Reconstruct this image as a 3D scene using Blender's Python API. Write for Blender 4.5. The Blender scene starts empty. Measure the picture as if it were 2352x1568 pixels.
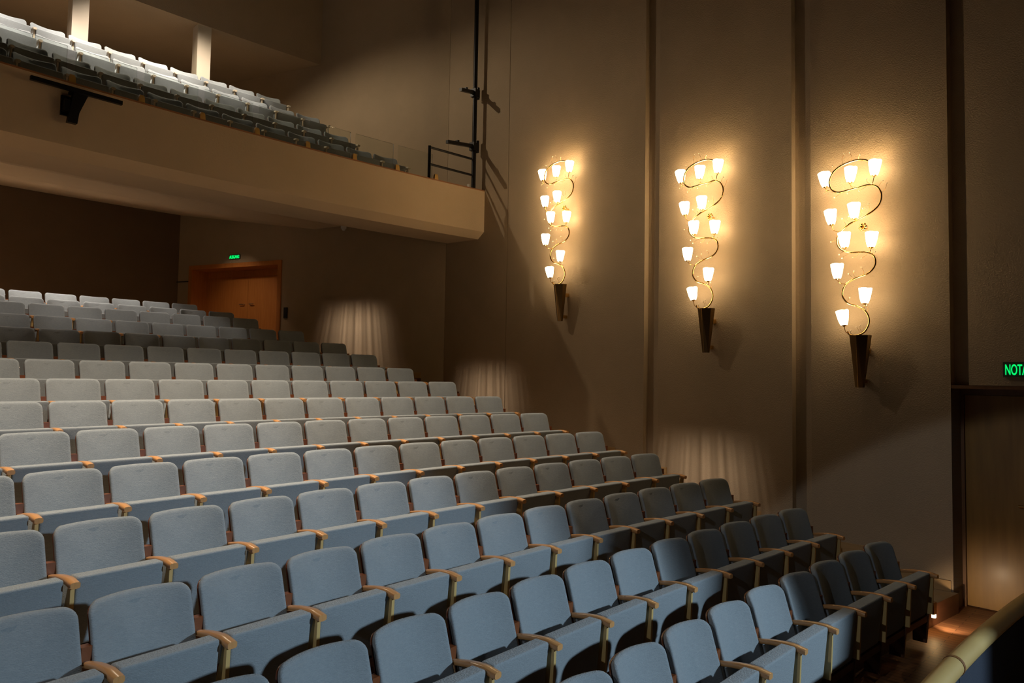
import bpy, bmesh, math, random
from math import sin, cos, pi, hypot, atan2, radians
from mathutils import Vector, Matrix

# ---------------------------------------------------------------- basics
Z0 = 2.42                       # height of the eye above the lower parquet floor
scene = bpy.context.scene
C = scene.collection
random.seed(7)

# ---------------------------------------------------------------- camera
F, PITCH, ROLL = 1641.7, 0.0491, 0.0166
cam = bpy.data.cameras.new('camera'); camo = bpy.data.objects.new('camera', cam); C.objects.link(camo)
cam.sensor_width = 36.0; cam.sensor_fit = 'HORIZONTAL'; cam.lens = F / 2352 * 36; cam.clip_start = 0.05
fw = Vector((0, cos(PITCH), sin(PITCH))); up = Vector((0, -sin(PITCH), cos(PITCH))); rt = Vector((1, 0, 0))
r2 = cos(ROLL) * rt + sin(ROLL) * up; u2 = -sin(ROLL) * rt + cos(ROLL) * up
camo.matrix_world = Matrix(((r2.x, u2.x, -fw.x, 0), (r2.y, u2.y, -fw.y, 0), (r2.z, u2.z, -fw.z, Z0), (0, 0, 0, 1)))
scene.camera = camo
scene.view_settings.view_transform = 'Standard'; scene.view_settings.look = 'None'
scene.view_settings.gamma = 1; scene.view_settings.exposure = 0.0
w = bpy.data.worlds.new('world'); scene.world = w; w.use_nodes = True
w.node_tree.nodes['Background'].inputs[0].default_value = (0.6, 0.42, 0.28, 1)
w.node_tree.nodes['Background'].inputs[1].default_value = 0.0

# ---------------------------------------------------------------- hall geometry
CX, CY = 24.266, -16.801        # common centre of the curved rows
T = Vector((.6863, -.7273, 0)); NN = Vector((-.7273, -.6863, 0)); W0 = Vector((4.74, 7.72, 0))       # side wall with the sconces
T2 = Vector((-.9118, .4108, 0)); N2 = Vector((-.4108, -.9118, 0)); B0 = Vector((-1.35, 14.17, 0))    # side wall with the rear door
R = [44.671, 43.699, 42.728, 41.76, 40.793, 39.829, 38.868, 37.911, 36.961, 36.019, 35.089, 34.169, 33.255, 32.344, 31.44]
ZR = [1.427, 1.234, 1.061, 0.809, 0.566, 0.345, 0.11, -0.1, -0.304, -0.511, -0.717, -0.923, -1.13, -1.341, -1.508]
TH = [-0.77447, -0.76558, -0.76352, -0.75189, -0.74269, -0.74101, -0.73783, -0.73345, -0.72911, -0.72768, -0.72398, -0.72406, -0.72159, -0.72013, -0.72411]
PW = [0.5723, 0.5673, 0.5621, 0.5644, 0.5526, 0.5542, 0.5613, 0.5728, 0.5453, 0.5449, 0.5526, 0.5487, 0.5552, 0.5538, 0.5505]
BR = [40.112, 41.049, 42.109, 42.810]; BZ = [4.061, 4.578, 5.200, 5.650]; BT = [-.7283, -.7412, -.7428, -.7553]; BP = [.5564, .5554, .5553, .5551]
HB = 0.87                       # back top above its floor

def pol(r, a, z): return Vector((CX + r * sin(a), CY + r * cos(a), z + Z0))
def wp(s, n, z): p = W0 + s * T + n * NN; return Vector((p.x, p.y, z + Z0))
def w2(u, n, z): p = B0 + u * T2 + n * N2; return Vector((p.x, p.y, z + Z0))
def aw(r, gap=0.0):             # angle at which a circle of radius r meets the side walls
    lo, hi = -1.3, -0.3
    def inside(a):
        p = pol(r, a, 0); p.z = 0
        return (p - W0).dot(NN) > gap and (p - B0).dot(N2) > gap
    for _ in range(40):
        m = (lo + hi) / 2
        if inside(m): lo = m
        else: hi = m
    return lo
def proj(p):
    d = p - Vector((0, 0, Z0)); k = d.dot(fw)
    if k < .1: return (-9999, -9999)
    return (1176 + F * d.dot(r2) / k, 784 - F * d.dot(u2) / k)

# ---------------------------------------------------------------- lights
def spot(name, loc, target, watts, col, angle, blend=.5, radius=.1, gobo=None):
    l = bpy.data.lights.new(name, 'SPOT'); l.energy = watts; l.color = col; l.spot_size = radians(angle); l.spot_blend = blend
    l.shadow_soft_size = radius
    o = bpy.data.objects.new(name, l); C.objects.link(o); o.location = loc
    o.rotation_euler = (Vector(target) - Vector(loc)).to_track_quat('-Z', 'Y').to_euler()
    if gobo:
        l.use_nodes = True; nt = l.node_tree; e = nt.nodes['Emission']
        # made-up beam pattern: vertical streaks, soft straight edges
        def mth(op, a, b=None, c=None):
            n = nt.nodes.new('ShaderNodeMath'); n.operation = op
            for k_, v_ in enumerate((a, b, c)):
                if v_ is None: continue
                if isinstance(v_, (int, float)): n.inputs[k_].default_value = v_
                else: nt.links.new(v_, n.inputs[k_])
            return n.outputs[0]
        def ramp(v_, a, b):
            n = nt.nodes.new('ShaderNodeMapRange'); n.interpolation_type = 'SMOOTHSTEP'; n.inputs[1].default_value = a; n.inputs[2].default_value = b
            nt.links.new(v_, n.inputs[0]); return n.outputs[0]
        tc = nt.nodes.new('ShaderNodeTexCoord'); sp = nt.nodes.new('ShaderNodeSeparateXYZ'); nt.links.new(tc.outputs['Normal'], sp.inputs[0])
        az = mth('ABSOLUTE', sp.outputs[2]); ux = mth('DIVIDE', sp.outputs[0], az); uy = mth('DIVIDE', sp.outputs[1], az)
        nz = nt.nodes.new('ShaderNodeTexNoise'); nz.noise_dimensions = '1D'; nz.inputs['Scale'].default_value = gobo; nz.inputs['Detail'].default_value = 1
        nt.links.new(ux, nz.inputs['W'])
        stv = mth('MULTIPLY_ADD', ramp(nz.outputs[0], .36, .62), .75, .55)
        ex = mth('SUBTRACT', 1.0, ramp(mth('ABSOLUTE', ux), .15, .85)); ey = mth('SUBTRACT', 1.0, ramp(uy, -.12, .42))
        nt.links.new(mth('MULTIPLY', mth('MULTIPLY', stv, ex), ey), e.inputs['Strength'])
    return o
WARM = (1, .80, .58); HOUSE = (1, .86, .70); COOL = (.66, .85, 1.0); SCONCE = (1, .60, .22)
# cool stage light past the edge of the proscenium wall
STAGE = Vector((12.9, .14, 3.2 + Z0))
spot('stage_light', STAGE, (1.1, 4.2, -2.6 + Z0), 5900, COOL, 34, .9, .22)
# added cool fill from the left, cone edge cut across the low side wall
spot('cool_wall_fill', (-7, -5, 4.6 + Z0), (0.648, 1.737, -1.734 + Z0), 700, (.92, .95, 1), 34, .07, .06)
# house lights over the stalls
for i, a in enumerate((-1.00, -.93, -.86, -.79)):
    p = pol(35.4, a, 8.6); t = pol(36.6, a, -1.2)
    spot('house_downlight', p, t, (1200, 2200, 3600, 3000)[i], (1, .79, .58), 50, .9, .25)
# spot above the balcony, close to the side wall
spot('balcony_spot', (-5.95, 11.756, 7.526 + Z0), (-5.95 + 1.8, 11.756 + .6, 2.5 + Z0), 360, (1, .80, .56), 132, .5, .05)
for i, a in enumerate((-.885, -.855, -.82, -.79)):
    spot('balcony_downlight', pol(40.75, a, 8.6), pol(42.6, a, 5.2), (1500, 1500, 1700, 1100)[i], (1, .83, .68), 46, .8, .1)
# downlights in the soffit under the balcony
for i, a in enumerate((-.94, -.89, -.845, -.808)):
    spot('soffit_downlight', pol(44.0, a, 3.2), pol(44.2, a, 0), (330, 350, 330, 230)[i], (1, .83, .68), 90, .7, .06)
for i, a in enumerate((-.97, -.915, -.86, -.81)):
    spot('soffit_downlight', pol(41.3, a, 2.85), pol(42.2, a, .4), (55, 60, 80, 90)[i], (1, .83, .68), 84, .5, .04)
spot('door_downlight', w2(5.3, 1.6, 3.1), w2(5.5, -.3, .9), 50, WARM, 75, 1, .05)
# added spots without a lamp, imitating streaked reflections above the wall aisle
spot('streak_spot', wp(-3.05, 1.4, -.75), wp(-3.05, 0, -1.15), 38, (1, .80, .63), 110, .5, .03, 22)
spot('streak_spot', wp(-7.55, 1.4, .2), wp(-7.55, 0, -.2), 38, (1, .80, .63), 110, .5, .03, 22)
spot('streak_spot', w2(2.15, 1.3, 1.5), w2(2.15, 0, 1.1), 48, (1, .80, .63), 120, .5, .03, 18)

# ---------------------------------------------------------------- materials
def mat(name, base, rough=.6, metal=0, var=None, bump=0, bscale=60, vscale=6, stretch=(1, 1, 1), emit=None, estr=0, coat=0, spec=.5, sheen=0):
    m = bpy.data.materials.new(name); m.use_nodes = True; nt = m.node_tree; b = nt.nodes['Principled BSDF']
    b.inputs['Base Color'].default_value = (*base, 1); b.inputs['Roughness'].default_value = rough; b.inputs['Metallic'].default_value = metal
    b.inputs['Coat Weight'].default_value = coat; b.inputs['Coat Roughness'].default_value = .22; b.inputs['Specular IOR Level'].default_value = spec
    b.inputs['Sheen Weight'].default_value = sheen
    tc = nt.nodes.new('ShaderNodeTexCoord'); mp = nt.nodes.new('ShaderNodeMapping'); mp.inputs['Scale'].default_value = stretch
    nt.links.new(tc.outputs['Object'], mp.inputs[0])
    if var:
        nz = nt.nodes.new('ShaderNodeTexNoise'); nz.inputs['Scale'].default_value = vscale; nz.inputs['Detail'].default_value = 5
        cr = nt.nodes.new('ShaderNodeValToRGB'); cr.color_ramp.elements[0].position = .3; cr.color_ramp.elements[1].position = .7
        cr.color_ramp.elements[0].color = (*base, 1); cr.color_ramp.elements[1].color = (*var, 1)
        nt.links.new(mp.outputs[0], nz.inputs['Vector']); nt.links.new(nz.outputs[0], cr.inputs[0]); nt.links.new(cr.outputs[0], b.inputs['Base Color'])
    if bump:
        nb = nt.nodes.new('ShaderNodeTexNoise'); nb.inputs['Scale'].default_value = bscale; nb.inputs['Detail'].default_value = 3
        bp = nt.nodes.new('ShaderNodeBump'); bp.inputs['Strength'].default_value = bump; bp.inputs['Distance'].default_value = .01
        nt.links.new(mp.outputs[0], nb.inputs['Vector']); nt.links.new(nb.outputs[0], bp.inputs['Height']); nt.links.new(bp.outputs[0], b.inputs['Normal'])
    if emit:
        b.inputs['Emission Color'].default_value = (*emit, 1); b.inputs['Emission Strength'].default_value = estr
    return m
M = {}
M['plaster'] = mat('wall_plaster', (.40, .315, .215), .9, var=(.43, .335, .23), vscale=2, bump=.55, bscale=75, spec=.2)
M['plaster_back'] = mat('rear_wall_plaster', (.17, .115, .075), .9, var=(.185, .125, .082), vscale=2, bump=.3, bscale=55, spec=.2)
M['balcony'] = mat('balcony_plaster', (.66, .52, .35), .9, var=(.69, .54, .37), vscale=2, bump=.35, bscale=45, spec=.2)
M['cream'] = mat('cream_paint', (.62, .56, .46), .7)
M['ceiling'] = mat('ceiling_paint', (.16, .12, .09), .95)
M['fabric'] = mat('grey_blue_wool', (.245, .285, .315), .95, var=(.285, .325, .355), vscale=60, stretch=(.6, .6, 3), bump=.6, bscale=170, spec=.15, sheen=.15)
M['arm'] = mat('orange_beech', (.55, .27, .10), .28, var=(.62, .33, .13), vscale=5, stretch=(14, 1, 1), coat=.35)
M['side'] = mat('pale_beech', (.52, .36, .14), .4, var=(.60, .42, .17), vscale=4, stretch=(3, 3, .5), coat=.2)
M['side_lit'] = mat('lit_beech', (.55, .50, .40), .4, var=(.6, .54, .43), vscale=4, coat=.2)  # lit copy of the beech: light from above put into the colour
M['block'] = mat('red_brown_block', (.17, .05, .014), .4, coat=.1)
M['shell'] = mat('red_brown_ply', (.13, .035, .012), .35, var=(.17, .05, .016), vscale=5, stretch=(1, 1, 8), coat=.3)
M['darkwood'] = mat('dark_support_board', (.075, .028, .012), .45, var=(.10, .037, .016), vscale=5, stretch=(1, 1, 6))
M['base'] = mat('baseboard_wood', (.42, .27, .12), .5, var=(.48, .31, .14), vscale=3, stretch=(1, 1, 8))
M['door'] = mat('orange_veneer_door', (.50, .17, .035), .4, var=(.58, .215, .05), vscale=3, stretch=(9, 9, .7), coat=.1)
M['door_r'] = mat('oak_veneer_door', (.25, .125, .02), .42, var=(.36, .19, .034), vscale=2.2, stretch=(5, 5, .6), coat=.1)
M['frame_r'] = mat('door_frame_wood', (.16, .07, .02), .45, var=(.20, .09, .03), vscale=3, stretch=(6, 6, 1))
M['grey_reveal'] = mat('grey_painted_reveal', (.40, .44, .50), .6)
M['black'] = mat('black_powder_coat', (.012, .012, .013), .4, metal=.3)
M['brass'] = mat('polished_brass', (.78, .52, .20), .16, metal=1)
M['bronze'] = mat('dark_bronze', (.22, .14, .06), .3, metal=1)
M['rail'] = mat('pale_round_handrail', (.42, .29, .11), .42, var=(.46, .325, .125), vscale=3, stretch=(1, 1, 1), coat=.15)
M['navy'] = mat('navy_fabric_panel', (.011, .019, .036), .9, var=(.014, .023, .041), vscale=6, bump=.3, bscale=150)
M['plinth'] = mat('dark_plinth', (.012, .016, .014), .8)
M['clip'] = mat('beech_clip', (.60, .36, .10), .35, var=(.66, .42, .13), vscale=8, coat=.3)
M['white'] = mat('white_plastic', (.75, .74, .70), .5)
M['cap'] = mat('reddish_cap_strip', (.36, .16, .07), .5)
M['steel'] = mat('brushed_steel', (.6, .58, .55), .3, metal=1)
M['shade'] = mat('frosted_lamp_glass', (.9, .85, .75), .5, emit=(1, .72, .40), estr=14)
M['step_glow'] = mat('step_lamp_lens', (.9, .8, .6), .5, emit=(1, .66, .3), estr=60)
M['sign_green'] = mat('lit_green_letters', (.02, .6, .15), .5, emit=(.0, .9, .16), estr=1.1)
M['sign_body'] = mat('dark_sign_box', (.05, .06, .045), .5)
def wood_floor():
    m = bpy.data.materials.new('parquet_floor'); m.use_nodes = True; nt = m.node_tree; b = nt.nodes['Principled BSDF']
    tc = nt.nodes.new('ShaderNodeTexCoord'); mp = nt.nodes.new('ShaderNodeMapping'); mp.inputs['Rotation'].default_value = (0, 0, radians(44))
    br = nt.nodes.new('ShaderNodeTexBrick'); br.inputs['Scale'].default_value = 2.0; br.inputs['Mortar Size'].default_value = .006
    br.inputs['Brick Width'].default_value = 1.2; br.inputs['Row Height'].default_value = .14; br.inputs['Bias'].default_value = 0
    br.inputs['Color1'].default_value = (.20, .085, .035, 1); br.inputs['Color2'].default_value = (.26, .12, .05, 1); br.inputs['Mortar'].default_value = (.06, .025, .012, 1)
    nt.links.new(tc.outputs['Object'], mp.inputs[0]); nt.links.new(mp.outputs[0], br.inputs[0]); nt.links.new(br.outputs['Color'], b.inputs['Base Color'])
    b.inputs['Roughness'].default_value = .5
    return m
M['parquet'] = wood_floor()
M['tread'] = mat('aisle_linoleum', (.30, .23, .15), .6, var=(.33, .25, .165), vscale=8)
def glass():
    m = bpy.data.materials.new('clear_glass'); m.use_nodes = True; nt = m.node_tree
    nt.nodes.remove(nt.nodes['Principled BSDF']); out = nt.nodes['Material Output']
    tr = nt.nodes.new('ShaderNodeBsdfTransparent'); gl = nt.nodes.new('ShaderNodeBsdfGlossy'); gl.inputs['Roughness'].default_value = .03
    tr.inputs[0].default_value = (.96, .98, .965, 1)
    fr = nt.nodes.new('ShaderNodeFresnel'); fr.inputs[0].default_value = 1.45; mx = nt.nodes.new('ShaderNodeMixShader')
    nt.links.new(fr.outputs[0], mx.inputs[0]); nt.links.new(tr.outputs[0], mx.inputs[1]); nt.links.new(gl.outputs[0], mx.inputs[2]); nt.links.new(mx.outputs[0], out.inputs[0])
    return m
M['glass'] = glass()

# ---------------------------------------------------------------- mesh helpers
def mk(name, verts, faces, m, parent=None, smooth=False, mats=None, fm=None, auto=None):
    me = bpy.data.meshes.new(name); me.from_pydata([tuple(v) for v in verts], [], faces)
    bm = bmesh.new(); bm.from_mesh(me); bmesh.ops.recalc_face_normals(bm, faces=bm.faces); bm.to_mesh(me); bm.free()
    for mm in (mats or [m]): me.materials.append(mm)
    if fm:
        for p, i in zip(me.polygons, fm): p.material_index = i
    if smooth:
        for p in me.polygons: p.use_smooth = True
        if auto:
            bm = bmesh.new(); bm.from_mesh(me)
            for e in bm.edges:
                if len(e.link_faces) == 2 and e.calc_face_angle(0) > radians(auto): e.smooth = False
            bm.to_mesh(me); bm.free()
    me.update()
    o = bpy.data.objects.new(name, me); C.objects.link(o)
    if parent: o.parent = parent
    return o
def struct(o): o['kind'] = 'structure'; return o
def tag(o, label, cat, group=None):
    o['label'] = label; o['category'] = cat
    if group: o['group'] = group
    return o
def thing(name, loc, label, cat, group=None, rz=0):
    o = bpy.data.objects.new(name, None); C.objects.link(o); o.location = loc; o.rotation_euler = (0, 0, rz); o.empty_display_size = .1
    return tag(o, label, cat, group)
class G:                         # geometry collector
    def __init__(s): s.v = []; s.f = []
    def add(s, v, f):
        n = len(s.v); s.v += [Vector(x) for x in v]; s.f += [[i + n for i in q] for q in f]
    def box(s, x0, x1, y0, y1, z0, z1, fn=None):
        v = [(x, y, z) for z in (z0, z1) for y in (y0, y1) for x in (x0, x1)]
        if fn: v = [fn(*q) for q in v]
        s.add(v, [(0, 1, 3, 2), (4, 6, 7, 5), (0, 4, 5, 1), (2, 3, 7, 6), (0, 2, 6, 4), (1, 5, 7, 3)])
    def tube(s, pts, rad, n=8, caps=True):
        pts = [Vector(p) for p in pts]; m = len(pts); rads = rad if isinstance(rad, (list, tuple)) else [rad] * m
        t0 = (pts[1] - pts[0]).normalized(); ref = Vector((0, 0, 1)) if abs(t0.z) < .9 else Vector((1, 0, 0))
        u = t0.cross(ref).normalized(); v = []
        for i in range(m):
            t = (pts[min(i + 1, m - 1)] - pts[max(i - 1, 0)]).normalized()
            u = (u - t * u.dot(t)).normalized(); b = t.cross(u)
            for k in range(n):
                a = 2 * pi * k / n; v.append(pts[i] + (u * cos(a) + b * sin(a)) * rads[i])
        f = [(i * n + k, i * n + (k + 1) % n, (i + 1) * n + (k + 1) % n, (i + 1) * n + k) for i in range(m - 1) for k in range(n)]
        if caps: f += [list(range(n))[::-1], [(m - 1) * n + k for k in range(n)]]
        s.add(v, f)
    def sphere(s, c, r, n=8):
        c = Vector(c); v = []; f = []
        for i in range(1, n // 2 + 1):
            for k in range(n):
                ph = pi * i / (n // 2 + 1); a = 2 * pi * k / n
                v.append(c + Vector((sin(ph) * cos(a), sin(ph) * sin(a), cos(ph))) * r)
        m = n // 2
        f = [(i * n + k, i * n + (k + 1) % n, (i + 1) * n + (k + 1) % n, (i + 1) * n + k) for i in range(m - 1) for k in range(n)]
        v += [c + Vector((0, 0, r)), c - Vector((0, 0, r))]
        f += [(m * n, (k + 1) % n, k) for k in range(n)] + [(m * n + 1, (m - 1) * n + k, (m - 1) * n + (k + 1) % n) for k in range(n)]
        s.add(v, f)
    def make(s, name, m, parent=None, smooth=False, auto=None, **k): return mk(name, s.v, s.f, m, parent, smooth, auto=auto, **k)
def spline(pts, k=6):            # Catmull-Rom
    pts = [Vector(p) for p in pts]; P = [2 * pts[0] - pts[1]] + pts + [2 * pts[-1] - pts[-2]]; out = []
    for i in range(1, len(P) - 2):
        for j in range(k):
            t = j / k; a, b, c, d = P[i - 1:i + 3]
            out.append(.5 * ((2 * b) + (c - a) * t + (2 * a - 5 * b + 4 * c - d) * t * t + (3 * b - a - 3 * c + d) * t ** 3))
    out.append(P[-2]); return out
def revolve(name, prof, a0, N, m, gap=0.0, a1=None, mats=None, fm=None):   # closed profile [(r,z)] swept along the curved rows up to the side wall
    n = len(prof); ends = [a1 if a1 is not None else aw(r, gap) for r, z in prof]; v = []; f = []; idx = []
    for i in range(N + 1):
        for (r, z), e in zip(prof, ends): v.append(pol(r, a0 + (e - a0) * i / N, z))
    for i in range(N):
        for k in range(n):
            f.append((i * n + k, i * n + (k + 1) % n, (i + 1) * n + (k + 1) % n, (i + 1) * n + k)); idx.append(fm[k] if fm else 0)
    f += [list(range(n)), [N * n + k for k in range(n)]]; idx += [0, 0]
    return mk(name, v, f, m, mats=mats, fm=idx)
def rbox(name, w, h, t, m, parent, rc=.05, re=.02, bulge=.0, fn=None, taper=0, ns=6, rcb=None):
    """padded rounded panel: x width, z height (0..-h), y thickness; fn maps a point"""
    rcb = rc if rcb is None else rcb
    out = []
    for (sx, sz, r) in ((1, 0, rc), (1, 1, rcb), (-1, 1, rcb), (-1, 0, rc)):
        cxx = sx * (w / 2 - r); cz = -r if sz == 0 else -h + r
        a0 = {(1, 0): pi / 2, (1, 1): 0, (-1, 1): -pi / 2, (-1, 0): pi}[(sx, sz)]
        for i in range(ns + 1):
            a = a0 - (pi / 2) * i / ns; out.append((cxx + r * cos(a), cz + r * sin(a)))
    dense = []                    # extra points on the straight edges so the panel can be bent smoothly
    for i, (x, z) in enumerate(out):
        x1, z1 = out[(i + 1) % len(out)]; dense.append((x, z)); L = hypot(x1 - x, z1 - z); m_ = int(L / .035)
        for q in range(1, m_): dense.append((x + (x1 - x) * q / m_, z + (z1 - z) * q / m_))
    out = dense
    n = len(out); cz = -h / 2
    rings = []
    for q in range(5):            # front edge rounding
        a = (pi / 2) * q / 4; rings.append((re * (1 - cos(a)), t / 2 - re + re * sin(a)))
    rings = [(i, y) for i, y in rings]
    seq = [(i, -y) for i, y in rings[::-1]] + rings
    front_extra = [(f_, t / 2 + bulge * (1 - (1 - f_) ** 2)) for f_ in (.08, .18, .3, .42, .55, .68, .8, .9)]
    v = []; f = []
    def ring(ins, y, frac=None):
        for (x, z) in out:
            if frac is None:
                k = 1 - ins / (w / 2); kz = 1 - ins / (h / 2)
            else: k = kz = (1 - frac) * (1 - re / (w / 2))
            X = x * k; Zv = cz + (z - cz) * kz
            v.append((X * (1 + taper * (Zv + h / 2) / h), y, Zv))
    for i, y in seq: ring(i, y)
    nr = len(seq)
    for fr, y in front_extra: ring(0, y, fr); nr += 1
    for i in range(nr - 1):
        for k in range(n): f.append((i * n + k, i * n + (k + 1) % n, (i + 1) * n + (k + 1) % n, (i + 1) * n + k))
    v.append((0, t / 2 + bulge, cz)); c = len(v) - 1
    for k in range(n): f.append((c, (nr - 1) * n + k, (nr - 1) * n + (k + 1) % n))
    f.append(list(range(n)))
    if fn: v = [fn(*p) for p in v]
    return mk(name, v, f, m, parent, smooth=True, auto=50)

# ---------------------------------------------------------------- setting: floors
A0 = -1.12                       # left limit of what is built, past the frame
step_r = [None] * 15
for k in range(14): step_r[k] = R[k + 1] - .14          # riser in front of row k's platform
step_r[14] = 27.5
for k in range(15):
    z = ZR[k] - HB if k < 14 else -2.42
    rin = step_r[k]; rout = 46.96 if k == 0 else step_r[k - 1]
    zb = z - .6
    o = revolve('floor', [(rin, z), (rout, z), (rout, zb), (rin, zb)], A0, 60, None, mats=[M['tread'], M['parquet'], M['darkwood']], fm=[0 if k < 14 else 1, 2, 2, 2])
    struct(o)
# baseboards step down with the platforms
bb = G()
for k in range(15):
    z = ZR[k] - HB if k < 14 else -2.42
    rin, rout = step_r[k], (46.96 if k == 0 else step_r[k - 1])
    pts = []
    for r in (rin, rout):
        p = pol(r, aw(r), 0); p.z = 0; pts.append(p)
    on1 = [abs((p - W0).dot(NN)) < .01 for p in pts]
    if all(on1):
        s0, s1 = [(p - W0).dot(T) for p in pts]
        if k == 14: continue
        s0 = min(s0, -.02)
        bb.box(s1, s0, .003, .02, z + .002, z + .115, lambda s, n, zz: wp(s, n, zz))
    elif not any(on1):
        u0, u1 = [(p - B0).dot(T2) for p in pts]
        if k == 0: u1 = 4.15
        bb.box(u0, u1, .003, .02, z + .002, z + .115, lambda s, n, zz: w2(s, n, zz))
struct(bb.make('baseboard_right', M['base']))

# ---------------------------------------------------------------- setting: walls
HT = 9.4
def wall_run(name, prof, fnp, z0, z1, m):   # prof = list of (s, n) polyline in front, thick behind
    g = G(); n = len(prof)
    v = [fnp(s, d, z) for z in (z0, z1) for s, d in prof]; f = [(i, i + 1, n + i + 1, n + i) for i in range(n - 1)]
    g.add(v, f)
    v = [fnp(s, -.6, z) for z in (z0, z1) for s in (prof[0][0], prof[-1][0])]
    # back, top, bottom and ends close the body
    b = len(g.v); g.v += v
    g.f += [[b, b + 1, b + 3, b + 2], list(range(n)) + [b + 1, b], [n + i for i in range(n)] + [b + 3, b + 2], [0, n, b + 2, b], [n - 1, 2 * n - 1, b + 3, b + 1]]
    return struct(g.make(name, m))
gr = lambda s: [(s - .7, 0), (s, .052), (s, -.05), (s + .05, -.05), (s + .13, -.035), (s + .22, 0)]
wall_run('wall_right', [(-8.867, 0)] + [(-7.08, 0), (-7.08, -.01), (-7.068, -.01), (-7.068, 0)] + gr(-4.0) + gr(-1.736) + [(0, 0)], wp, -2.6, HT, M['plaster'])
# wall above and past the recessed door
DS1, DH = 1.25, -.04
wall_run('wall_right', [(0, -.14), (.17, -.14), (.17, 0), (DS1, 0)], wp, DH + .03, HT, M['plaster'])
wall_run('wall_right', [(DS1, 0), (5.4, 0)], wp, -2.6, HT, M['plaster'])
g = G(); g.box(-.004, .0, -.40, -.003, -2.42, DH, wp); struct(g.make('trim_1', M['grey_reveal']))
# rear part of the side wall with the recessed double door
U0, U1, DZ0, DZ1 = 4.29, 6.93, ZR[0] - HB, 2.42
wall_run('wall_side_rear', [(0, 0), (U0 - .06, 0)], w2, -1.2, HT, M['plaster'])
wall_run('wall_side_rear', [(U1 + .06, 0), (8.2, 0)], w2, -1.2, HT, M['plaster'])
wall_run('wall_side_rear', [(U0 - .06, 0), (U1 + .06, 0)], w2, DZ1 + .06, HT, M['plaster'])
# rear wall, curved like the rows
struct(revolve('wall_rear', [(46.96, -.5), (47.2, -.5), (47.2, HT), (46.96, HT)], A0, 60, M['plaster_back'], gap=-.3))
# ceiling over the hall and the low ceiling over the rear of the balcony
g = G(); g.add([(-24, -12, HT + Z0), (22, -12, HT + Z0), (22, 24, HT + Z0), (-24, 24, HT + Z0), (-24, -12, HT + .2 + Z0), (22, -12, HT + .2 + Z0), (22, 24, HT + .2 + Z0), (-24, 24, HT + .2 + Z0)],
  [(0, 1, 2, 3), (4, 5, 6, 7), (0, 1, 5, 4), (1, 2, 6, 5), (2, 3, 7, 6), (3, 0, 4, 7)])
struct(g.make('ceiling', M['ceiling']))
struct(revolve('ceiling_balcony', [(43.15, 6.82), (46.95, 6.82), (46.95, HT - .01), (43.15, HT - .01)], A0, 60, M['plaster']))
# unseen proscenium wall, its edge placed to cut off the stage light
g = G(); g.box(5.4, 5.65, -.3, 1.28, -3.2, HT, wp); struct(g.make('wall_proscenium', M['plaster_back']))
# balcony: parapet, stepped floor and sloping soffit in one body
bf = [b - HB for b in BZ]
prof = [(39.05, 3.49), (39.22, 3.49), (39.22, bf[0]), (40.26, bf[0]), (40.26, bf[1]), (41.24, bf[1]), (41.24, bf[2]), (42.25, bf[2]), (42.25, bf[3]), (46.95, bf[3]),
        (46.95, 3.78), (43.19, 3.15), (42.5, 3.17), (40.15, 2.63), (39.22, 2.59), (39.05, 2.71)]
bal = revolve('balcony', prof, A0, 90, None, mats=[M['balcony'], M['tread']], fm=[0, 0, 1, 0, 1, 0, 1, 0, 1, 0, 0, 0, 0, 0, 0, 0]); bal.name = 'wall_balcony'; struct(bal)
struct(revolve('trim_2', [(39.043, 3.478), (39.043, 3.498), (39.23, 3.498), (39.23, 3.478)], A0, 90, M['cap'], gap=.004))
# columns under the low ceiling
for a, lab in ((-.8325, 'square cream column behind the balcony seats, left one'), (-.7825, 'square cream column behind the balcony seats, right one near the ceiling corner')):
    g = G(); c = pol(43.30, a, 0); rx = Vector((cos(a), -sin(a), 0)); ry = Vector((sin(a), cos(a), 0)); hw = .13
    g.box(-hw, hw, -hw, hw, bf[3] + Z0 + .001, 6.819 + Z0, lambda x, y, z: Vector((c.x, c.y, 0)) + rx * x + ry * y + Vector((0, 0, z)))
    tag(g.make('ceiling_column', M['cream']), lab, 'column', None)

# ---------------------------------------------------------------- doors
d = bpy.data.objects.new('door_1', None); C.objects.link(d); struct(d)       # rear double door
d.location = w2((U0 + U1) / 2, -.5, DZ0)
inv = Matrix.Translation(-d.location)
def part(g, name, m, parent, root, **k):
    g.v = [v - root.location for v in g.v]; return g.make(name, m, parent, **k)
g = G(); D = .5
g.box(U0 - .10, U0, -D, .03, DZ0, DZ1 + .1, w2); g.box(U1, U1 + .10, -D, .03, DZ0, DZ1 + .1, w2); g.box(U0, U1, -D, .03, DZ1, DZ1 + .1, w2)
part(g, 'door_frame', M['door'], d, d)
um = (U0 + U1) / 2
for a, b in ((U0 + .003, um - .003), (um + .003, U1 - .003)):
    g = G(); g.box(a, b, -D, -D + .05, DZ0 + .01, DZ1 - .16, w2); lf = part(g, 'door_leaf', M['door'], d, d)
g = G(); g.box(U0, U1, -D - .05, -D + .04, DZ1 - .155, DZ1 - .001, w2); part(g, 'transom', M['door'], d, d)
for s in (-1, 1):
    g = G(); p = w2(um + s * .09, -D + .05, DZ0 + 1.05); q = w2(um + s * .09, -D + .10, DZ0 + 1.05); e = w2(um + s * .22, -D + .10, DZ0 + 1.05)
    g.tube([p, q, e], .011); part(g, 'door_handle', M['steel'], d, d)
d = bpy.data.objects.new('door_2', None); C.objects.link(d); struct(d); d.location = wp(.6, -.4, -2.42)
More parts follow.
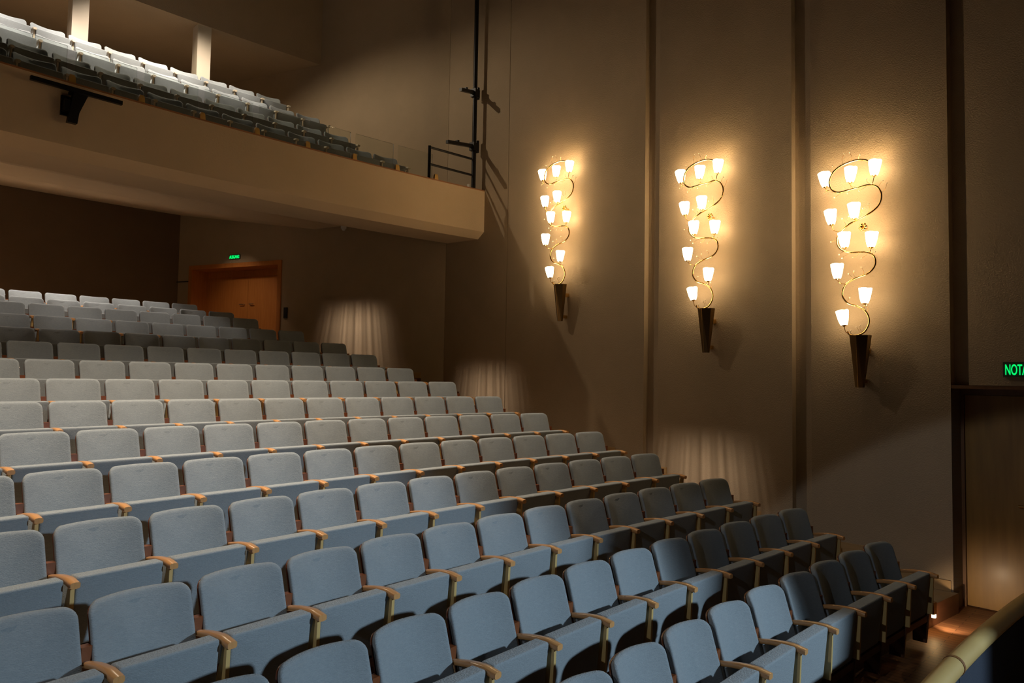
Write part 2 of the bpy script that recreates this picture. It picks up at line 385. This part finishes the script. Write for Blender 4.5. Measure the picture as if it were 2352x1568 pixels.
g = G(); g.box(.002, .034, -.40, -.33, -2.42, DH - .01, wp); g.box(.034, DS1, -.40, -.33, DH - .075, DH - .01, wp); g.box(DS1 - .05, DS1 - .003, -.40, -.33, -2.42, DH - .075, wp)
part(g, 'door_frame', M['frame_r'], d, d)
g = G(); g.box(.038, DS1 - .054, -.405, -.36, -2.405, DH - .08, wp); part(g, 'door_leaf', M['door_r'], d, d)
g = G(); g.tube([wp(.68, -.36, -1.26), wp(.68, -.30, -1.26), wp(.53, -.295, -1.265)], .012); part(g, 'door_handle', M['brass'], d, d, smooth=True, auto=60)
g = G(); g.box(.0, DS1, -.42, -.003, DH - .008, DH + .028, wp); part(g, 'door_head', M['frame_r'], d, d)
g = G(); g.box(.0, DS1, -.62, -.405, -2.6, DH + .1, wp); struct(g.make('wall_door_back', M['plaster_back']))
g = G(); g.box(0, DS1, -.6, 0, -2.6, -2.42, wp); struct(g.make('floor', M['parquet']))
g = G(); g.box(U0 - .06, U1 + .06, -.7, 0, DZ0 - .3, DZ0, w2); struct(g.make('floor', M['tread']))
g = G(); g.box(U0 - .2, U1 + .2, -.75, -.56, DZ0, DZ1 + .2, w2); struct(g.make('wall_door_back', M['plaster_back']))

# ---------------------------------------------------------------- green exit signs
def sign(text, org, tdir, ndir, h, label, wd, pad):
    root = thing('exit_sign', org, label, 'sign')
    xt = Vector(tdir); zt = Vector((0, 0, 1)); nd = Vector(ndir)
    g = G()
    for x0, x1, y0, y1, z0, z1 in ((-pad, wd + pad, .002, .03, -pad, h + pad),):
        v = [xt * x + nd * y + zt * z for z in (z0, z1) for y in (y0, y1) for x in (x0, x1)]
        g.add(v, [(0, 1, 3, 2), (4, 6, 7, 5), (0, 4, 5, 1), (2, 3, 7, 6), (0, 2, 6, 4), (1, 5, 7, 3)])
    g.make('sign_box', M['sign_body'], root)
    cu = bpy.data.curves.new('letters', 'FONT'); cu.body = text; cu.size = h * 1.42; cu.extrude = .003; cu.offset = h * .012
    o = bpy.data.objects.new('tmp', cu); C.objects.link(o)
    dg = bpy.context.evaluated_depsgraph_get(); me = bpy.data.meshes.new_from_object(o.evaluated_get(dg)); bpy.data.objects.remove(o)
    xs = [v.co.x for v in me.vertices]; k = wd / (max(xs) - min(xs)); x0 = min(xs)
    for v in me.vertices: 
        c = v.co.copy(); v.co = xt * ((c.x - x0) * k) + zt * c.y + nd * (.034 + c.z)
    me.materials.clear(); me.materials.append(M['sign_green'])
    lo = bpy.data.objects.new('sign_letters', me); C.objects.link(lo); lo.parent = root
    return root
sign('AUSGANG', w2(5.74, .0, 2.625), -T2, N2, .075, 'small green lit exit sign above the orange rear double door', .30, .012)
sign('NOTAUSGANG', wp(.505, 0, .103), T, NN, .108, 'green lit emergency exit sign on the wall above the right side door', .46, .022)

# ---------------------------------------------------------------- seats
Y = lambda fwd: -fwd             # local -Y looks to the stage
def warp(fn_y0, slope, curve=.0):
    def f(x, y, z): return (x, -(fn_y0 + slope * (-z)) - y * 1.0 + curve * 0 + curve * (x * x), z + HB)
    return f
def arm_mesh(parent, lat):
    g = G(); prof = []
    for i in range(13):
        t = i / 12; fwd = .08 + .34 * t
        top = -.252 + .030 * t + .013 * sin(pi * t) - .012 * max(0, t - .75) / .25
        bot = top - (.030 + .012 * t) + (.006 if t > .95 else 0)
        hw = (.018 + .012 * t ** .8) * (1 if t < .97 else .88)
        prof.append((fwd, top, bot, hw))
    v = []; f = []; n = 10
    for fwd, top, bot, hw in prof:
        mz = (top + bot) / 2; hz = (top - bot) / 2
        for k in range(n):
            a = 2 * pi * (k + .5) / n; cxx = cos(a); sz = sin(a)
            sg = lambda q: (1 if q > 0 else -1) * abs(q) ** .55
            v.append((lat + hw * sg(cxx), Y(fwd), mz + hz * sg(sz) + HB))
    m = len(prof)
    f = [(i * n + k, i * n + (k + 1) % n, (i + 1) * n + (k + 1) % n, (i + 1) * n + k) for i in range(m - 1) for k in range(n)]
    f += [list(range(n)), [(m - 1) * n + k for k in range(n)]]
    return mk('armrest', v, f, M['arm'], parent, smooth=True, auto=50)
def make_seat():
    root = thing('theatre_seat', (0, 0, 0), '', 'seat')
    k = .30
    rbox('backrest', .505, .45, .052, M['fabric'], root, rc=.055, rcb=.04, re=.024, bulge=.014, fn=warp(-.065, k, -1.3), taper=-.0)
    def shf(x, y, z): return (x, -(-.101 + k * (-z)) - y - 1.3 * x * x, z + HB)
    g = rbox('back_shell', .49, .60, .014, M['shell'], root, rc=.05, rcb=.02, re=.005, fn=lambda x, y, z: shf(x, y, z - .018))
    # tipped-up seat: underside faces the stage
    rbox('seat_cushion', .488, .385, .105, M['fabric'], root, rc=.014, rcb=.03, re=.014, bulge=.006,
         fn=lambda x, y, z: (x - .004, -(.318 + .10 * z) - y, z - .222 + HB))
    arm_mesh(root, .2775)
    # tapered side panel below the armrest
    g = G(); th = .011
    prof = [(.352, -.262), (.386, -.268), (.372, -.60), (.245, -.60)]
    g.add([(.2775 + s * th, Y(a), b + HB) for s in (-1, 1) for a, b in prof], [(0, 1, 2, 3), (4, 5, 6, 7), (0, 1, 5, 4), (1, 2, 6, 5), (2, 3, 7, 6), (3, 0, 4, 7)])
    g.make('side_panel', M['side'], root)
    g = G(); prof = [(.205, -.600), (.345, -.600), (.32, -HB), (.205, -HB)]
    g.add([(.2775 + s * .014, Y(a), b + HB) for s in (-1, 1) for a, b in prof], [(0, 1, 2, 3), (4, 5, 6, 7), (0, 1, 5, 4), (1, 2, 6, 5), (2, 3, 7, 6), (3, 0, 4, 7)])
    g.make('support_board', M['darkwood'], root)
    g = G(); g.box(-.262, .2635, Y(.335), Y(.235), -.672 + HB, -.618 + HB); g.make('base_rail', M['darkwood'], root)
    g = G(); g.box(.2535, .3015, Y(.085), Y(.035), -.262 + HB, -.185 + HB)
    g.make('arm_block', M['block'], root)
    g = G(); g.tube([(.251, Y(.02), HB - .10), (.263, Y(.02), HB - .10)], .006, 6); g.make('shell_screw', M['steel'], root)
    return root
seat0 = make_seat(); used = [False]
bal_arm = [c for c in seat0.children if c.name.startswith('armrest')][0].data.copy(); bal_arm.materials[0] = M['side_lit']
bal_side = [c for c in seat0.children if c.name.startswith('side_panel')][0].data.copy(); bal_side.materials[0] = M['side_lit']
def place_seat(r, a, z, p, label, group):
    if not used[0]: o = seat0; used[0] = True
    else:
        o = seat0.copy(); C.objects.link(o)
        for ch in seat0.children:
            c = ch.copy(); c.parent = o; C.objects.link(c)
    loc = pol(r, a, z - HB); o.location = loc; o.rotation_euler = (0, 0, -a); o.scale = (p / .555, 1, 1)
    tag(o, label, 'seat', group); return o
ordn = ['', 'first', 'second', 'third', 'fourth', 'fifth', 'sixth', 'seventh', 'eighth', 'ninth', 'tenth', 'eleventh', 'twelfth', 'thirteenth', 'fourteenth', 'fifteenth', 'sixteenth']
def seat_pos(j): return 'at the wall aisle end' if j == 0 else ordn[j + 1] + ' from the wall aisle'
for k in range(15):
    fr = 15 - k
    rowname = 'front stalls row' if fr == 1 else ('rearmost stalls row' if fr == 15 else ordn[fr] + ' stalls row from the front')
    for j in range(30):
        a = TH[k] - j * PW[k] / R[k]; q = proj(pol(R[k], a, ZR[k]))
        if q[0] < (-70 if k < 9 else -210) or q[1] > 1760: break
        tone = 'blue-grey' if k >= 9 else 'grey'
        place_seat(R[k], a, ZR[k], PW[k], '%s tip-up seat, %s, %s' % (tone, rowname, seat_pos(j)), 'tip-up seats in the ' + rowname)
for k in range(4):
    rowname = ['front balcony row behind the parapet', 'second balcony row', 'third balcony row', 'rearmost balcony row'][k]
    for j in range(30):
        a = BT[k] - j * BP[k] / BR[k]; q = proj(pol(BR[k], a, BZ[k]))
        if q[0] < -60: break
        so = place_seat(BR[k], a, BZ[k], BP[k], 'grey balcony seat, %s, %s' % (rowname, seat_pos(j).replace('wall aisle', 'right end').replace(' end end', ' end')), 'seats in the ' + rowname)
        for c in so.children:
            if c.name.startswith('armrest'): c.data = bal_arm
            elif c.name.startswith('side_panel'): c.data = bal_side

# ---------------------------------------------------------------- glass guard on the parapet
CA = [-.86367, -.84288, -.82234, -.80177, -.78063, -.75926, -.73799, -.7171]
CA = [CA[0] - .0208] + CA
for i, a in enumerate(CA):
    if i == 0: continue
    c = pol(39.075, a, 3.498); lab = 'beech glass clip on the balcony edge, %s from the pole' % ordn[9 - i] if i < 8 else 'beech glass clip on the balcony edge, nearest the pole'
    g = G()
    v = []
    for z, hw, hd in ((0, .040, .026), (.075, .034, .022), (.10, .024, .016)):
        v += [(sx * hw, sy * hd, z) for sx, sy in ((-1, -1), (1, -1), (1, 1), (-1, 1))]
    f = [(0, 1, 2, 3), (8, 9, 10, 11)] + [(b + i2, b + (i2 + 1) % 4, b + 4 + (i2 + 1) % 4, b + 4 + i2) for b in (0, 4) for i2 in range(4)]
    g.add(v, f); o = g.make('glass_clip', M['clip']); o.location = c; o.rotation_euler = (0, 0, -a); tag(o, lab, 'clip', 'beech clips holding the balcony glass')
for i in range(len(CA) - 1):
    a0, a1 = CA[i] + .0012, CA[i + 1] - .0012
    v = [pol(r, a, z) for r in (39.125, 39.135) for z in (3.505, 3.96) for a in (a0, a1)]
    o = mk('glass_guard', v, [(0, 1, 3, 2), (4, 5, 7, 6), (0, 1, 5, 4), (2, 3, 7, 6), (0, 2, 6, 4), (1, 3, 7, 5)], M['glass'])
    tag(o, 'clear glass guard pane on the balcony edge, %s from the pole' % ordn[len(CA) - 1 - i], 'glass pane', 'glass panes along the balcony edge')

# ---------------------------------------------------------------- lighting pole, railing, brackets
PB = Vector((-.777, 13.308, 0))
def at(x, y, z): return Vector((x, y, z + Z0))
root = thing('lighting_pole', at(PB.x, PB.y, 3.498), 'tall black lighting pole standing at the right end of the balcony', 'pole')
g = G(); g.tube([at(PB.x, PB.y, 3.498), at(PB.x, PB.y, HT)], .042, 16); part(g, 'pole_tube', M['black'], root, root, smooth=True, auto=60)
def clampg(z, tip, zt):
    g = G(); d = Vector((tip[0] - PB.x, tip[1] - PB.y, 0)); d.normalize(); sd = Vector((-d.y, d.x, 0))
    def fn(x, y, zz): p = PB + d * x + sd * y; return Vector((p.x, p.y, zz + Z0))
    g.box(-.075, .075, -.06, .06, z - .09, z + .06, fn); g.box(-.11, -.075, -.03, .03, z - .10, z + .13, fn)
    cl = part(g, 'pole_clamp', M['black'], root, root)
    g = G(); L = (Vector((tip[0], tip[1], 0)) - PB).length
    def fa(x, y, zz): p = PB + d * x + sd * y; return Vector((p.x, p.y, zz + z + (zt - z) * x / L + Z0))
    g.box(.05, L, -.028, .028, -.03, .03, fa); g.box(L * .6, L * .6 + .05, -.03, .03, .03, .06, fa)
    part(g, 'lamp_arm', M['black'], root, root)
clampg(4.33, (-1.232, 12.697), 4.21); clampg(5.36, (-1.022, 12.90), 5.256)
root = thing('guard_railing', at(-1.53, 12.607, 3.498), 'black two-bar guard railing beside the pole on the balcony edge', 'railing')
pa = Vector((-1.53, 12.607, 0)); pe = Vector((-.815, 13.265, 0))
def bar(z0, z1):
    g = G(); g.tube([pa + Vector((0, 0, z0 + Z0)), pe + Vector((0, 0, z1 + Z0))], .021, 6); part(g, 'rail_bar', M['black'], root, root)
bar(4.075, 4.075); bar(3.77, 3.77)
g = G(); g.box(-.024, .024, -.024, .024, 3.498, 4.10, lambda x, y, z: pa + Vector((x, y, z + Z0))); part(g, 'rail_post', M['black'], root, root)
g = G(); g.tube([at(-.86, 13.30, 3.498), at(-.86, 13.30, 3.60)], .035, 10); tag(g.make('cable_cap', M['white']), 'small white fitting at the foot of the black lighting pole', 'fitting')
# bracket on the parapet face
root = thing('lamp_bracket', pol(39.05, -.8616, 3.25), 'black lamp bracket with crossbar mounted on the balcony front', 'bracket')
fb = lambda x, y, z: pol(39.05 - y, -.8616 + x / 39.05, z)
g = G(); g.box(-.20, -.02, 0, .03, 3.06, 3.30, fb); part(g, 'mount_plate', M['black'], root, root)
g = G(); g.box(-.56, .44, .12, .17, 3.335, 3.385, fb); g.box(-.12, .0, 0, .13, 3.335, 3.365, fb); part(g, 'crossbar', M['black'], root, root)
g = G(); v = [fb(x, y, z) for y in (.06, .13) for x, z in ((-.10, 3.34), (.06, 3.34), (-.03, 3.10), (-.045, 2.965), (-.15, 2.965), (-.13, 3.12))]
g.add(v, [(0, 1, 2, 3, 4, 5), (6, 7, 8, 9, 10, 11)] + [(i, (i + 1) % 6, 6 + (i + 1) % 6, 6 + i) for i in range(6)]); part(g, 'drop_arm', M['black'], root, root)
g = G(); g.box(-.19, -.05, .03, .12, 3.10, 3.24, fb); part(g, 'clamp_box', M['black'], root, root)
# dome under the balcony, card reader and wall slot beside the rear door
g = G(); c = w2(2.45, .10, 0)
rr_ = hypot(c.x - CX, c.y - CY); zc = 2.63 + (min(rr_, 42.5) - 40.15) * (3.17 - 2.63) / 2.35
g.tube([Vector((c.x, c.y, zc + .02 + Z0)), Vector((c.x, c.y, zc - .05 + Z0))], .06, 14); g.sphere((c.x, c.y, zc - .055 + Z0), .045, 12)
tag(g.make('ceiling_camera', M['white'], smooth=True, auto=50), 'small white dome camera under the balcony soffit near the wall', 'camera')
g = G(); g.box(3.99, 4.08, 0.001, .03, 1.21, 1.45, w2); tag(g.make('card_reader', M['black']), 'small black wall box right of the orange rear door', 'wall box')
g = G(); g.box(7.05, 7.5, .001, .03, 2.135, 2.16, w2); tag(g.make('wall_strip', M['black']), 'thin black strip on the wall left of the rear door', 'strip')

# ---------------------------------------------------------------- partition with handrail in front of the seats
root = thing('front_partition', pol(30.27, -.75, -2.42), 'navy panelled partition with pale round wooden handrail in front of the seats', 'partition')
RZ, RR, RC = -1.735, .060, 30.27
aj = -.7904
def arc(r, z, a0, a1, n=24): return [pol(r, a0 + (a1 - a0) * i / n, z) for i in range(n + 1)]
for a0, a1 in ((-.95, aj - .0006), (aj + .0006, -.68)):
    g = G(); g.tube(arc(RC, RZ, a0, a1), RR, 24); part(g, 'handrail', M['rail'], root, root, smooth=True, auto=60)
g = G(); g.tube(arc(RC, RZ, aj - .0005, aj + .0005, 2), RR + .003, 24); part(g, 'rail_joint_ring', M['frame_r'], root, root, smooth=True, auto=60)
for a0, a1 in ((-.95, -.866), (-.8655, aj - .0005), (aj + .0, -.7365), (-.736, -.68)):
    g = G(); n = 12
    v = [pol(r, a0 + (a1 - a0) * i / n, z) for i in range(n + 1) for r, z in ((RC - .03, -1.80), (RC + .03, -1.80), (RC + .03, -2.11), (RC - .03, -2.11))]
    f = [(i * 4 + k, i * 4 + (k + 1) % 4, i * 4 + 4 + (k + 1) % 4, i * 4 + 4 + k) for i in range(n) for k in range(4)] + [(0, 1, 2, 3), (n * 4, n * 4 + 1, n * 4 + 2, n * 4 + 3)]
    g.add(v, f); part(g, 'fabric_panel', M['navy'], root, root)
g = G(); n = 30
v = [pol(r, -.95 + .27 * i / n, z) for i in range(n + 1) for r, z in ((RC - .015, -2.12), (RC + .015, -2.12), (RC + .015, -2.419), (RC - .015, -2.419))]
g.add(v, [(i * 4 + k, i * 4 + (k + 1) % 4, i * 4 + 4 + (k + 1) % 4, i * 4 + 4 + k) for i in range(n) for k in range(4)] + [(0, 1, 2, 3), (n * 4, n * 4 + 1, n * 4 + 2, n * 4 + 3)])
part(g, 'plinth', M['plinth'], root, root)

# ---------------------------------------------------------------- step light at the end of the front row
sl = Vector((4.16, 7.13, 0))
dr = Vector((sin(-.70 + pi / 2), cos(-.70 + pi / 2), 0)); ny = Vector((-dr.y, dr.x, 0))
root = thing('step_light', at(4.13, 7.10, -2.30), 'small glowing brass step light on the riser beside the front row', 'lamp')
ff = lambda x, y, z: Vector((4.15, 7.05, z + Z0)) + dr * x + ny * y
g = G(); g.box(-.035, .035, .0, .05, -2.235, -2.12, ff); part(g, 'housing', M['brass'], root, root)
g = G(); g.box(-.014, .016, -.0, .03, -2.268, -2.237, ff); part(g, 'lens', M['step_glow'], root, root)
spot('step_lamp_light', ff(.06, -.02, -2.27), ff(.75, -.12, -2.46), 16, (1, .72, .45), 100, .9, .02)

# ---------------------------------------------------------------- sconces
def sc3(x, y, n):                # outline read off the nearest sconce: lateral s, height z
    return ((x - 337 + 210 * (n - .096)) / 560 + .0, n, (1508 - y) / 522)
def nfor(x): return max(.055, min(.19, .19 - (x - 165) / 320 * .135))
TUBE = [(412, 140), (375, 126), (320, 125), (250, 142), (200, 168), (170, 205), (160, 245), (175, 288), (215, 310), (270, 305), (340, 293), (420, 285), (465, 305), (488, 350), (477, 405),
        (440, 443), (380, 475), (300, 507), (240, 547), (211, 592), (212, 637), (240, 670), (290, 688), (350, 690), (408, 697), (440, 722), (449, 762), (430, 800), (390, 828), (320, 850),
        (265, 880), (242, 925), (247, 965), (280, 1000), (340, 1020), (385, 1050), (406, 1095), (400, 1140), (370, 1180), (320, 1196), (282, 1188), (272, 1170)]
SH = [((-.345, .164, 2.471), (160, 292), 7), ((-.053, .146, 2.481), (330, 294), -3), ((.199, .10, 2.523), (425, 286), -4), ((-.269, .178, 2.004), (222, 556), 5), ((-.009, .161, 2.045), (335, 492), 2),
      ((-.101, .21, 1.707), (285, 686), 2), ((.163, .115, 1.692), (408, 697), -3), ((-.166, .259, 1.341), (262, 880), 1), ((.124, .211, 1.04), (365, 1033), -3), ((-.135, .178, .802), (278, 1182), 8)]
TEND = [(250, 142, 8, 75), (300, 128, -1, 60), (355, 125, 24, 30), (200, 168, -25, 30), (170, 290, -40, 35), (240, 310, -25, 60), (330, 295, -35, 55), (400, 287, -30, 55), (470, 320, 35, 60), (488, 345, 30, 70), (425, 285, -25, 45),
        (400, 465, 15, 70), (370, 480, 8, 60), (260, 530, -10, 60), (290, 510, 5, 45), (215, 600, 60, 30), (300, 690, -40, 60), (350, 692, -20, 60), (260, 680, -30, 35), (400, 697, -15, 65), (440, 722, 30, 30),
        (370, 835, -5, 60), (330, 848, -8, 50), (300, 860, -12, 45), (280, 1000, 15, 40), (390, 1060, 10, 50), (370, 1180, -10, 50), (340, 1192, -8, 55), (310, 1195, -14, 35), (360, 1040, -50, 40)]
def make_sconce():
    root = thing('wall_sconce', (0, 0, 0), '', 'wall lamp')
    # tapering trough: facetted front with a ridge
    def sect(z, hw, n0, n1):
        return [(-hw, n0, z), (-hw * .92, n0 + (n1 - n0) * .55, z), (0, n1, z), (hw * .92, n0 + (n1 - n0) * .55, z), (hw, n0, z)]
    A = sect(.60, .112, .06, .215); B = sect(.0, .046, .05, .10)
    v = [(a[0] + .025, a[1], a[2]) for a in A] + [(b[0], b[1], b[2]) for b in B]
    v = [(s, n, z) for s, n, z in v]
    f = [(i, i + 1, 6 + i, 5 + i) for i in range(4)] + [(0, 5, 9, 4), (0, 1, 2, 3, 4), (5, 6, 7, 8, 9)]
    mk('trough', v, f, M['bronze'], root)
    g = G(); rim = [Vector((a[0] + .025, a[1] + .003, a[2])) for a in A]
    g.tube([rim[2] + Vector((0, .001, 0)), Vector(B[2]) + Vector((0, .004, 0))], .0035, 6)
    for i in (0, 4): g.tube([rim[i], Vector(B[i])], .0035, 6)
    g.make('brass_edging', M['brass'], root)
    for q in ((.03, .08, -.069, .06, .40, .46), (-.02, .04, -.069, .055, .05, .10)):
        g = G(); g.box(*q); g.make('wall_mount', M['brass'], root)
    pts = [Vector(sc3(x, y, nfor(x))) for x, y in TUBE]
    g = G(); sp = spline(pts, 5); g.tube(sp, .0105, 10); g.make('scroll_tube', M['brass'], root, smooth=True, auto=60)
    g = G(); c = Vector((.044, .055, 1.87))
    g.tube([c + Vector((0, -.124, 0)), c + Vector((0, .02, 0))], .012, 8)
    for k in range(6): a = k * pi / 3; g.sphere(c + Vector((.032 * cos(a), -.012, .032 * sin(a))), .021, 8)
    g.make('rosette', M['brass'], root, smooth=True, auto=60)
    for (s, n, z), (jx, jy), tilt in SH:
        t = radians(tilt); ax = Vector((sin(-t), 0, cos(t))); base = Vector((s, n, z)) - ax * .088; J = Vector(sc3(jx, jy, nfor(jx)))
        # curved stem from tube to shade
        mid = Vector((J.x * .35 + base.x * .65, (J.y + base.y) / 2 + .01, J.z * .6 + base.z * .4 - .015))
        g = G(); g.tube(spline([J, mid, base - ax * .012, base], 5), .0045, 6); st = g.make('lamp_stem', M['brass'], root, smooth=True, auto=60)
        g = G(); g.tube([base - ax * .014, base - ax * .002, base + ax * .006], [.008, .020, .030], 12); g.make('lamp_socket', M['brass'], root, smooth=True, auto=60)
        # frosted glass cup, open at the top
        xa = Vector((cos(t), 0, sin(t))); ya = Vector((0, 1, 0)); NS = 20; v = []; f = []
        prof = [(.0, .030), (.004, .036), (.05, .050), (.11, .060), (.165, .067), (.172, .064), (.11, .056), (.05, .046), (.012, .032)]
        for h, r in prof:
            for k in range(NS):
                a = 2 * pi * k / NS; sg = lambda q: (1 if q > 0 else -1) * abs(q) ** .72
                v.append(base + ax * (h + .006 + (.004 * cos(4 * a) if h > .15 else 0)) + xa * (r * sg(cos(a))) + ya * (r * sg(sin(a))))
        m = len(prof)
        f = [(i * NS + k, i * NS + (k + 1) % NS, (i + 1) * NS + (k + 1) % NS, (i + 1) * NS + k) for i in range(m - 1) for k in range(NS)]
        f += [list(range(NS)), [(m - 1) * NS + k for k in range(NS)]]
        mk('lamp_shade', v, f, M['shade'], root, smooth=True, auto=50)
    for i, (x, y, deg, ln) in enumerate(TEND):
        J = Vector(sc3(x, y, nfor(x))); a = radians(deg); L = ln / 540; 
        e = J + Vector((sin(a) * L, .02 + .015 * (i % 3), cos(a) * L * (.9 if abs(deg) < 90 else 1)))
        if 15 <= i <= 19 or i in (4, 5, 6, 7): e = J + Vector((-abs(sin(a)) * L - .03, .02, -.5 * L))
        m1 = (J + e) / 2 + Vector((cos(a) * .018 * (1 if i % 2 else -1), 0, 0))
        g = G(); g.tube(spline([J, m1, e], 4), .0016, 5); td = g.make('tendril', M['brass'], root, smooth=True)
        g = G(); g.sphere(e, .0085, 8); g.make('crystal_bead', M['crystal'], td, smooth=True)
    return root
M['crystal'] = mat('crystal_glass', (.95, .85, .65), .05, spec=.9, coat=1)
sc = make_sconce()
rz = atan2(T.y, T.x)
# local x runs along the wall (T), local y must point off the wall
def place_sconce(o, s, z, label, ds):
    p = wp(s + ds, .07, z); o.matrix_world = Matrix(((T.x, NN.x, 0, p.x), (T.y, NN.y, 0, p.y), (0, 0, 1, p.z), (0, 0, 0, 1))); tag(o, label, 'wall lamp', 'brass scroll sconces on the side wall')
def dup(root):
    o = root.copy(); C.objects.link(o)
    for ch in root.children:
        c = ch.copy(); c.parent = o; C.objects.link(c)
        for g_ in ch.children:
            d_ = g_.copy(); d_.parent = c; C.objects.link(d_)
    return o
# T x Z = NN so the frame keeps its handedness when x runs against T: mirror check
det = T.x * NN.y - T.y * NN.x
for i, (s, z, lab) in enumerate(((-5.69, .923, 'tall brass scroll sconce with ten lit glass cups, far left one nearest the balcony'), (-2.953, .370, 'tall brass scroll sconce with ten lit glass cups, middle of the three'),
                                 (-.9236, -.0584, 'tall brass scroll sconce with ten lit glass cups, right one nearest the side door'))):
    o = sc if i == 0 else dup(sc)
    place_sconce(o, s, z, lab, (.064, .042, .027)[i])
